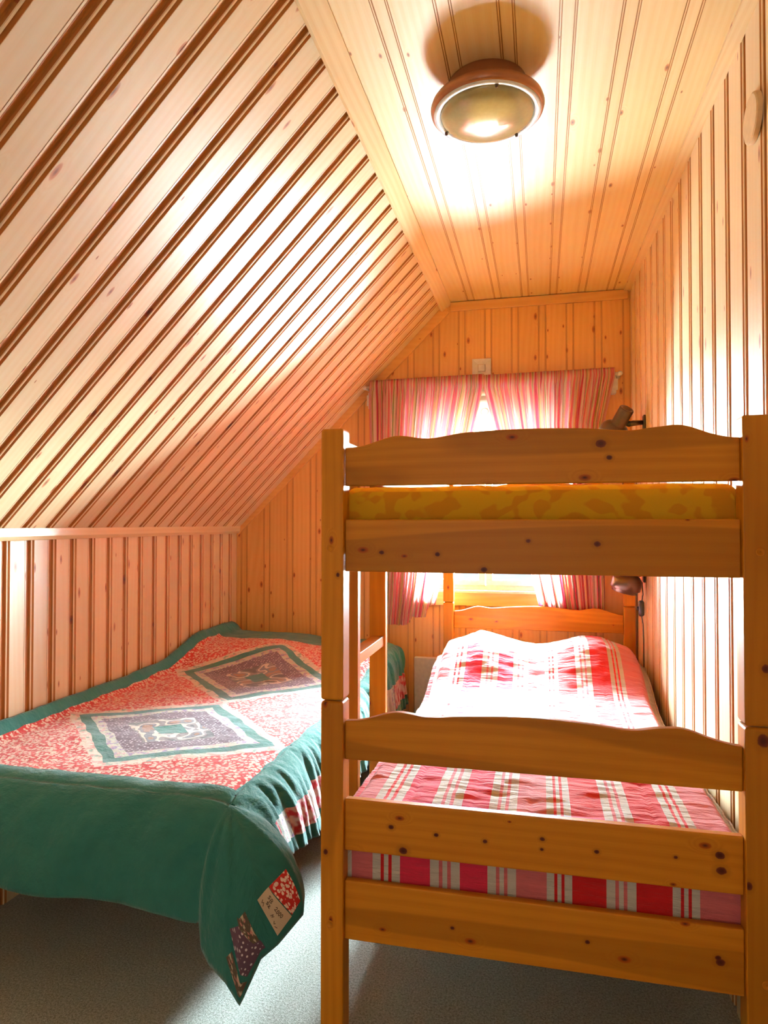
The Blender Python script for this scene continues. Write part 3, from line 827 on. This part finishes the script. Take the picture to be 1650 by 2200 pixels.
# ladder on the open side
lad = MB(); lad.box((-.5475, 1.802, .33), (-.4935, 1.830, 1.445), 2, 60); lad.box((-.5475, 2.142, .33), (-.4935, 2.170, 1.445), 2, 61)
lo_ = lad.build('ladder', wb_, bunk, bevel=.002)
for z in (.585, .852, 1.119):
    mb = MB(); mb.box((-.5395, 1.8305, z), (-.4985, 2.1415, z + .032), 1); r_ = mb.build('rung', wb_, lo_, bevel=.002)
for z in (1.20,):
    for y in (1.816, 2.156):
        mb = MB(); mb.lathe([(0, .004), (.005, .0035), (.0075, 0)], Matrix.Translation((-.4933, y, z)) @ Matrix.Rotation(PI / 2, 4, 'Y'), 16); r_ = mb.build('bolt', M['dark'], lo_, smooth=True)

# upper mattress
def mattress(name, x0, x1, y0, y1, z0, z1, mats, label, r=.028, mf=None):
    mb = MB(); sec = []
    w_, h_ = x1 - x0, z1 - z0
    loop = []
    for cx, cz, a0 in ((x1 - r, z1 - r, 0), (x0 + r, z1 - r, 90), (x0 + r, z0 + r, 180), (x1 - r, z0 + r, 270)):
        for k in range(7):
            a = R(a0 + 15 * k); loop.append((cx + r * math.cos(a), cz + r * math.sin(a)))
    # subdivide long edges
    L2 = []
    for i, p_ in enumerate(loop):
        q_ = loop[(i + 1) % len(loop)]; d = math.hypot(q_[0] - p_[0], q_[1] - p_[1]); k = max(1, int(d / .03))
        for t in range(k): L2.append((p_[0] + (q_[0] - p_[0]) * t / k, p_[1] + (q_[1] - p_[1]) * t / k))
    ys = [(y0, .55), (y0 + .004, .80), (y0 + .014, .95), (y0 + .03, 1.)] + [(y0 + .03 + (y1 - y0 - .06) * k / 30, 1.) for k in range(1, 31)] + [(y1 - .014, .95), (y1 - .004, .8), (y1, .55)]
    cx, cz = (x0 + x1) / 2, (z0 + z1) / 2; n = len(L2); b = len(mb.v); acc = 0
    for y, s in ys:
        ins = (1 - s) * r
        for px, pz in L2:
            dx = max(-1, min(1, (px - cx) / (w_ / 2 - .001))); dz = max(-1, min(1, (pz - cz) / (h_ / 2 - .001)))
            wob = .003 * mnoise.noise(Vector((px * 9, y * 9, pz * 9)))
            mb.v.append((px - dx * ins + wob * dx, y, pz - dz * ins + (wob if dz > 0 else 0)))
    for k in range(len(ys) - 1):
        for i in range(n):
            j = (i + 1) % n
            mb.face((b + k * n + i, b + k * n + j, b + (k + 1) * n + j, b + (k + 1) * n + i),
                    [(mb.v[b + kk * n + ii][0] + mb.v[b + kk * n + ii][2], mb.v[b + kk * n + ii][1]) for kk, ii in ((k, i), (k, j), (k + 1, j), (k + 1, i))])
    for base, rev in ((b, True), (b + (len(ys) - 1) * n, False)):
        idx = list(range(base, base + n)); idx = idx[::-1] if rev else idx
        # face fanned in x strips is fine as an ngon
        mb.face(idx, [(mb.v[i][0], mb.v[i][2]) for i in idx])
    o = mb.build(name, mats, None, smooth=True)
    for p_ in o.data.polygons:
        if len(p_.vertices) > 4: p_.use_smooth = False
    return setp(o, label, 'mattress')
mattress('mattress', -.4515, .4045, 1.520, 3.445, 1.1935, 1.336, [M['yellow']], 'yellow mattress with orange leaf pattern on the top bunk')
mattress('mattress', -.4510, .4045, 1.535, 3.445, .3605, .500, [M['tick']], 'plain mattress under the pink and red striped quilt on the lower bunk')

# pillow on the lower bunk
def pillow(name, cx, cy, cz, wx, wy, h, mat, dent):
    mb = MB(); nu, nv = 36, 20
    def top(i, j, sgn):
        u = i / nu * 2 - 1; v = j / nv * 2 - 1
        e = (max(0, 1 - abs(u) ** 3.2) ** .55) * (max(0, 1 - abs(v) ** 3) ** .55)
        d = 1 - dent * math.exp(-(u * 3.2) ** 2)
        z = h * .5 * e * (d if sgn > 0 else .8) * sgn
        sx = 1 - .06 * (1 - abs(v)) * abs(u) ** 3
        return (cx + u * wx / 2 * sx, cy + v * wy / 2 * (1 - .05 * (1 - abs(u)) * abs(v) ** 3), cz + z + .003 * mnoise.noise(Vector((u * 4, v * 4, sgn))))
    mb.grid(nu, nv, lambda i, j: top(i, j, 1), lambda i, j: (i * .02, j * .02))
    mb.grid(nu, nv, lambda i, j: top(i, j, -1), lambda i, j: (i * .02, j * .02))
    return mb.build(name, mat, None, smooth=True, weld=True)
pl = pillow('pillow', -.018, 3.21, .601, .87, .42, .205, M['linen'], .28)
setp(pl, 'white pillow peeping out at the head of the striped quilt', 'pillow')

# ------------------------------------------------------------------ striped quilt on the lower bunk
def striped_quilt():
    xs = [-.434, -.384, -.319, -.249, -.181, -.119, -.056, .010, .064, .135, .196, .268, .322, .388]
    kinds = ['P', 'WR', 'C', 'WP', 'C', 'WP', 'P', 'WR', 'R', 'WP', 'R', 'WR', 'P']
    idx = {'s_white': 0, 's_red': 1, 's_crim': 2, 's_pink': 3, 's_rose': 4}
    cols = []   # (x0, x1, mat)
    def sub(x0, x1, mt, n=None):
        n = n or max(1, round((x1 - x0) / .0085))
        for k in range(n): cols.append((x0 + (x1 - x0) * k / n, x0 + (x1 - x0) * (k + 1) / n, mt))
    sub(-.478, -.460, 1, 2); sub(-.460, -.434, 0)
    for k, kd in enumerate(kinds):
        a, b = xs[k], xs[k + 1]; w_ = b - a
        if kd == 'P': sub(a, b, 3)
        elif kd == 'C': sub(a, b, 2)
        elif kd == 'R': sub(a, b, 1)
        else:
            ln = 1 if kd == 'WR' else 4
            sub(a, a + w_ * .30, 0); sub(a + w_ * .30, a + w_ * .42, ln, 1); sub(a + w_ * .42, a + w_ * .58, 0, 1); sub(a + w_ * .58, a + w_ * .70, ln, 1); sub(a + w_ * .70, b, 0)
    sub(.388, .405, 3); sub(.405, .430, 0)
    X = [c[0] for c in cols] + [cols[-1][1]]
    n = len(cols)
    mb = MB()
    YF, YE = 1.5105, 3.31
    down = 12; ny = 210
    def top(x, y):
        u = (x + .018) / .43
        base = .600 - .036 * math.exp(-((y - 2.45) / .50) ** 2)
        t = min(1, max(0, (y - 2.72) / .36)); t = t * t * (3 - 2 * t)
        hump = .150 - .052 * math.exp(-(u * 2.9) ** 2)
        hump *= (1 - .42 * max(0, abs(u) - .60) / .4)
        back = 1 - .25 * max(0, (y - 3.20) / .11)
        z = base + t * hump * back
        z += .0045 * mnoise.noise(Vector((x * 7, y * 13, 0))) + .0048 * mnoise.noise(Vector((x * 13, y * 48, 2))) + .0022 * mnoise.noise(Vector((x * 30, y * 95, 5)))
        for sx in (-.181 + .03, .010 - .03, .24, -.30): z -= .0035 * math.exp(-((x - sx) / .0045) ** 2)
        e = abs(u) - .93
        if e > 0: z -= min(.055, e * e * 9.5)
        return z
    def pt(i, j):
        x = X[i]
        if j < down:
            t = j / down
            zt = top(x, YF + .03)
            z = .3995 + (zt - .026 - .3995) * t
            return (x * .985 + .0, YF + .002 * mnoise.noise(Vector((x * 20, z * 8, 1))), z)
        t = (j - down) / ny
        if t < .02:
            a = t / .02 * PI / 2
            zt = top(x, YF + .03)
            return (x, YF + .03 * (1 - math.cos(a)), zt - .026 * (1 - math.sin(a)))
        y = YF + .03 + (YE - YF - .03) * (t - .02) / .98
        # cover narrows and shifts a little toward the wall side at the head
        g = (y - YF) / (YE - YF)
        xx = x * (1 - .00 * g) + .006 * math.sin(y * 5.) * g
        z = top(x, y)
        if i == n or i == 0: z -= .0
        return (xx, y, z)
    yv = lambda j: j * .012
    mb.grid(n, down + ny, pt, lambda i, j: (X[i] + .5, (1.5 - (down - j) * .015) if j < down else (1.5 + (j - down) / ny * 1.8)), lambda i, j: cols[i][2])
    # side drops
    for side, xe in ((0, X[0]), (n, X[-1])):
        sg = -1 if side == 0 else 1
        def sp(i, j):
            p = pt(side, down + i); d = j / 6
            out = (.012 if sg < 0 else .018) * math.sin(d * PI / 2) + .004 * mnoise.noise(Vector((i * .11, d * 2, sg)))
            xo = p[0] + sg * out
            if sg > 0: xo = min(xo, XR(p[1]) - .006)
            else: xo = max(xo, -.4885 + .0)
            return (xo, p[1], p[2] - .14 * d)
        mb.grid(ny, 6, sp, lambda i, j: (xe + j * .02, 1.5 + i / ny * 1.8), lambda i, j: 3 if sg < 0 else 0)
    o = mb.build('striped_quilt', [M[k] for k in ('s_white', 's_red', 's_crim', 's_pink', 's_rose')], None, smooth=True, weld=True)
    so = o.modifiers.new('thick', 'SOLIDIFY'); so.thickness = .006; so.offset = -1
    return setp(o, 'pink, red and white striped crinkled quilt over the lower bunk', 'quilt')
striped_quilt()

# ------------------------------------------------------------------ left bed
lb = empty('single_bed', (-1.24, 1.60, 0)); setp(lb, 'low single bed base hidden below the teal patchwork quilt along the knee wall', 'bed')
mb = MB(); mb.box((-1.69, 1.80, .235), (-.83, 3.57, .2998), 1); mb.build('bed_base', M['dark'], lb, bevel=.006)
for x in (-1.64, -.86):
    for y in (2.10, 3.48):
        mb = MB(); mb.tube([(x, y, 0), (x, y, .235)], [.020, .026], 16); mb.build('leg', M['dark'], lb, smooth=True)
mattress('mattress', -1.695, -.785, 1.585, 3.575, .3005, .535, [M['tick']], 'thick mattress underneath the teal patchwork quilt on the single bed', r=.04)

# quilt surface --------------------------------------------------
QX0, QX1, QY0, QY1 = -1.704, -.765, 1.575, 3.602
def qtop(x, y):
    z = .562
    t = min(1, max(0, (y - 2.75) / .42)); t = t * t * (3 - 2 * t)
    u = (x + 1.25) / .45
    z += t * (.085 - .022 * math.exp(-((x + 1.08) / .13) ** 2)) * (1 - .35 * max(0, u) ** 2) * (1 - .5 * max(0, (y - 3.5) / .1) ** 2)
    z += .050 * math.exp(-((x - QX0) / .035) ** 2)
    z += .006 * mnoise.noise(Vector((x * 5, y * 5, 1))) + .0035 * mnoise.noise(Vector((x * 14, y * 14, 4)))
    ex = max(0, (x - (QX1 - .05)) / .05); ey = max(0, ((QY0 + .05) - y) / .05)
    z -= .010 * (ex ** 2 + ey ** 2)
    return z
# perimeter of the drop: (top point, outward dir, hem point)
CORN = [(-.7800, 1.450, .3200), (-.7635, 1.432, .2705), (-.7383, 1.420, .2466), (-.690, 1.404, .2240), (-.6542, 1.400, .1817), (-.6220, 1.440, .2635), (-.5908, 1.465, .2851), (-.5509, 1.520, .3272),
        (-.562, 1.560, .3480), (-.610, 1.625, .3600), (-.662, 1.680, .3600)]
def perim():
    out = []
    N1 = 120
    for k in range(N1):
        x = QX0 + (QX1 - QX0) * k / N1
        t = (x - QX0) / (QX1 - QX0)
        hx = QX0 + (-.7800 - QX0) * t
        out.append(((x, QY0), (0, -1), (hx, 1.452 + .006 * math.sin(x * 17), .345 - .025 * t + .004 * math.sin(x * 11)), .325, 0.))
    NC = 60
    for k in range(NC + 1):
        a = k / NC; s = a * (len(CORN) - 1); i = min(len(CORN) - 2, int(s)); f = s - i
        h = tuple(CORN[i][c] * (1 - f) + CORN[i + 1][c] * f for c in range(3))
        th = a * PI / 2
        dx, dy = math.sin(th), -math.cos(th)
        ln = .325 / max(dx, -dy)
        out.append(((QX1, QY0), (dx, dy), h, ln, 1.))
    N2 = 300
    for k in range(1, N2 + 1):
        y = QY0 + (QY1 - QY0) * k / N2
        t = (y - QY0) / (QY1 - QY0)
        hy = 1.680 + (3.595 - 1.680) * t
        hx = -.662 - .012 * math.sin(min(1, t * 3) * PI) - .045 * t * t
        hz = .3600 - .060 * min(1, t * 6) - .02 * t
        out.append(((QX1, y), (1, 0), (hx, hy, hz), .355, 0.))
    return out
PER = perim()
NR = 40
def skirt(i, j, lift=0.):
    """i fractional perimeter index, t=j/NR from the edge down"""
    i0 = int(min(len(PER) - 2, max(0, math.floor(i)))); fi = i - i0
    def one(k):
        (tx, ty), (dx, dy), H, ln, cn = PER[k]
        t = j / NR
        P0 = Vector((tx, ty, qtop(tx, ty))); Hh = Vector(H)
        out = Vector((dx, dy, 0)).normalized()
        P1 = P0 + out * (.052 + .02 * cn) - Vector((0, 0, .013))
        drop = P0.z - Hh.z
        P2 = Vector((Hh.x, Hh.y, Hh.z + drop * .62)) - out * .022 + out * .02 * cn
        b = (1 - t) ** 3 * P0 + 3 * (1 - t) ** 2 * t * P1 + 3 * (1 - t) * t * t * P2 + t ** 3 * Hh
        return b, out, (tx + dx * ln * t, ty + dy * ln * t)
    a, oa, ua = one(i0); c, oc, uc = one(i0 + 1)
    p = a.lerp(c, fi); o = oa.lerp(oc, fi); uv = (ua[0] * (1 - fi) + uc[0] * fi, ua[1] * (1 - fi) + uc[1] * fi)
    t = j / NR
    k = i
    if i <= 120:      # front: soft shallow folds
        f = .014 * mnoise.noise(Vector((p.x * 8 + t * 1.2, t * 1.2, 0))) + .009 * mnoise.noise(Vector((p.x * 24 + t * 3., t * 1.6, 3))) * (1.2 - t)
        f *= math.sin(min(1, t * 1.6) * PI / 2) * min(1, (121 - i) / 14.)
    elif i <= 180:
        f = .003 * math.sin(t * PI) * math.sin((i - 120) * .5)
    else:             # side: tighter slanting folds
        s = p.y
        w_ = min(1, (i - 180) / 12.)
        f = (.019 * mnoise.noise(Vector((s * 17 - t * 1.6, t * .8, 7))) + .013 * mnoise.noise(Vector((s * 42 - t * 2.6, t * 1.3, 9)))) * math.sin(min(1, t * 1.5 + .15) * PI / 2) * w_
    p = p + o * (f + lift)
    return p, uv
def patchwork():
    mb = MB()
    nx, ny = 120, 250
    # top grid (sizes matched with the perimeter so the seams weld: 120 along the front, 300 along the side)
    nx, ny = 120, 300
    mb.grid(nx, ny, lambda i, j: (QX0 + (QX1 - QX0) * i / nx, QY0 + (QY1 - QY0) * j / ny, qtop(QX0 + (QX1 - QX0) * i / nx, QY0 + (QY1 - QY0) * j / ny)),
            lambda i, j: (QX0 + (QX1 - QX0) * i / nx, QY0 + (QY1 - QY0) * j / ny))
    n = len(PER) - 1
    mb.grid(n, NR, lambda i, j: skirt(i, j)[0], lambda i, j: skirt(i, j)[1])
    o = mb.build('patchwork_quilt', [quilt_mat()], None, smooth=True, weld=True)
    so = o.modifiers.new('thick', 'SOLIDIFY'); so.thickness = .005; so.offset = 0
    setp(o, 'teal quilt with red floral field and diamond patchwork blocks on the single bed', 'quilt')
    return o
quilt = patchwork()
# sewn patches on the hanging corner; each follows the cloth
def corner_patch(name, quad, mat, label=None, lift=.0045, nu=14, nv=14):
    """quad: four (i, j) corners in skirt coordinates"""
    mb = MB()
    def P(a, b):
        u, v = a / nu, b / nv
        i = (quad[0][0] * (1 - u) + quad[1][0] * u) * (1 - v) + (quad[3][0] * (1 - u) + quad[2][0] * u) * v
        j = (quad[0][1] * (1 - u) + quad[1][1] * u) * (1 - v) + (quad[3][1] * (1 - u) + quad[2][1] * u) * v
        return skirt(i, j, lift)
    mb.grid(nu, nv, lambda a, b: P(a, b)[0], lambda a, b: (a * .09 / nu, b * .09 / nv))
    o = mb.build(name, mat, quilt, smooth=True)
    if label: o['label'] = label
    return o
#PATCHES
corner_patch('red_patch', [(155.5, 28), (160.8, 27), (161.5, 36), (159.3, 37)], M['red_patch'], 'red floral patch')
LQ = [(150.0, 29), (155.3, 28), (159.2, 37.2), (155.6, 38)]
lp = corner_patch('label_patch', LQ, M['label'], 'cream patch with handwritten initials and 2000', .0050)
corner_patch('cream_patch', [(143.0, 28), (146.0, 28), (149.5, 36), (148.0, 35)], M['flower_patch'], None)
corner_patch('dotted_patch', [(139.5, 31), (144.0, 29), (151.5, 38.5), (146.0, 38)], M['dot_patch'], 'dark plum dotted patch', .0035)
corner_patch('flower_patch', [(138.0, 36), (140.5, 34), (146.0, 38.6), (143.0, 39)], M['flower_patch'], 'dark patch with pale flowers', .0050)
def pen(strokes):
    """strokes in label coordinates: a across the text line (0..1), b along it (0..1)"""
    mb = MB()
    for st in strokes:
        pts = []
        for k in range(len(st) - 1):
            for t in range(3):
                pts.append((st[k][0] + (st[k + 1][0] - st[k][0]) * t / 3, st[k][1] + (st[k + 1][1] - st[k][1]) * t / 3))
        pts.append(st[-1])
        P3 = []
        for a, b in pts:
            i = (LQ[0][0] * (1 - a) + LQ[1][0] * a) * (1 - b) + (LQ[3][0] * (1 - a) + LQ[2][0] * a) * b
            j = (LQ[0][1] * (1 - a) + LQ[1][1] * a) * (1 - b) + (LQ[3][1] * (1 - a) + LQ[2][1] * a) * b
            P3.append(skirt(i, j, .0056)[0])
        mb.tube(P3, .00062, 5)
    return mb
def glyph(path, b0, w, a0, h): return [(a0 + y * h, b0 + x * w) for x, y in path]
S_ = [(.85, .9), (.5, 1.), (.15, .85), (.2, .6), (.6, .48), (.85, .3), (.6, .05), (.1, .1)]
B_ = [(.1, 0), (.15, 1.), (.6, 1.), (.85, .8), (.6, .55), (.2, .5), (.65, .48), (.95, .25), (.6, .02), (.1, 0)]
D2 = [(.05, .8), (.35, 1.), (.7, .85), (.6, .55), (.1, .05), (.5, .12), (.95, .05)]
D0 = [(.5, 1.), (.15, .7), (.2, .2), (.5, 0), (.85, .3), (.8, .8), (.5, 1.)]
strokes = [glyph(S_, .16, .08, .62, .20), glyph(B_, .25, .09, .60, .22), glyph(S_, .22, .08, .36, .16), glyph(D2, .30, .09, .36, .14), glyph([(.0, .9), (.3, .2), (.6, .8), (1., 0.)], .10, .12, .10, .22)]
strokes += [glyph(D2, .48, .08, .62, .18)] + [glyph(D0, .565 + .075 * k, .07, .62, .15) for k in range(3)]
strokes += [glyph([(.0, .1), (.4, .9), (.5, .2), (.9, .8)], .52, .10, .20, .26), glyph([(.0, .7), (.5, .0), (.9, .7)], .68, .08, .16, .16), glyph([(.0, .2), (1., .9)], .78, .08, .10, .14)]
pen(strokes).build('handwriting', M['ink'], lp, smooth=True)
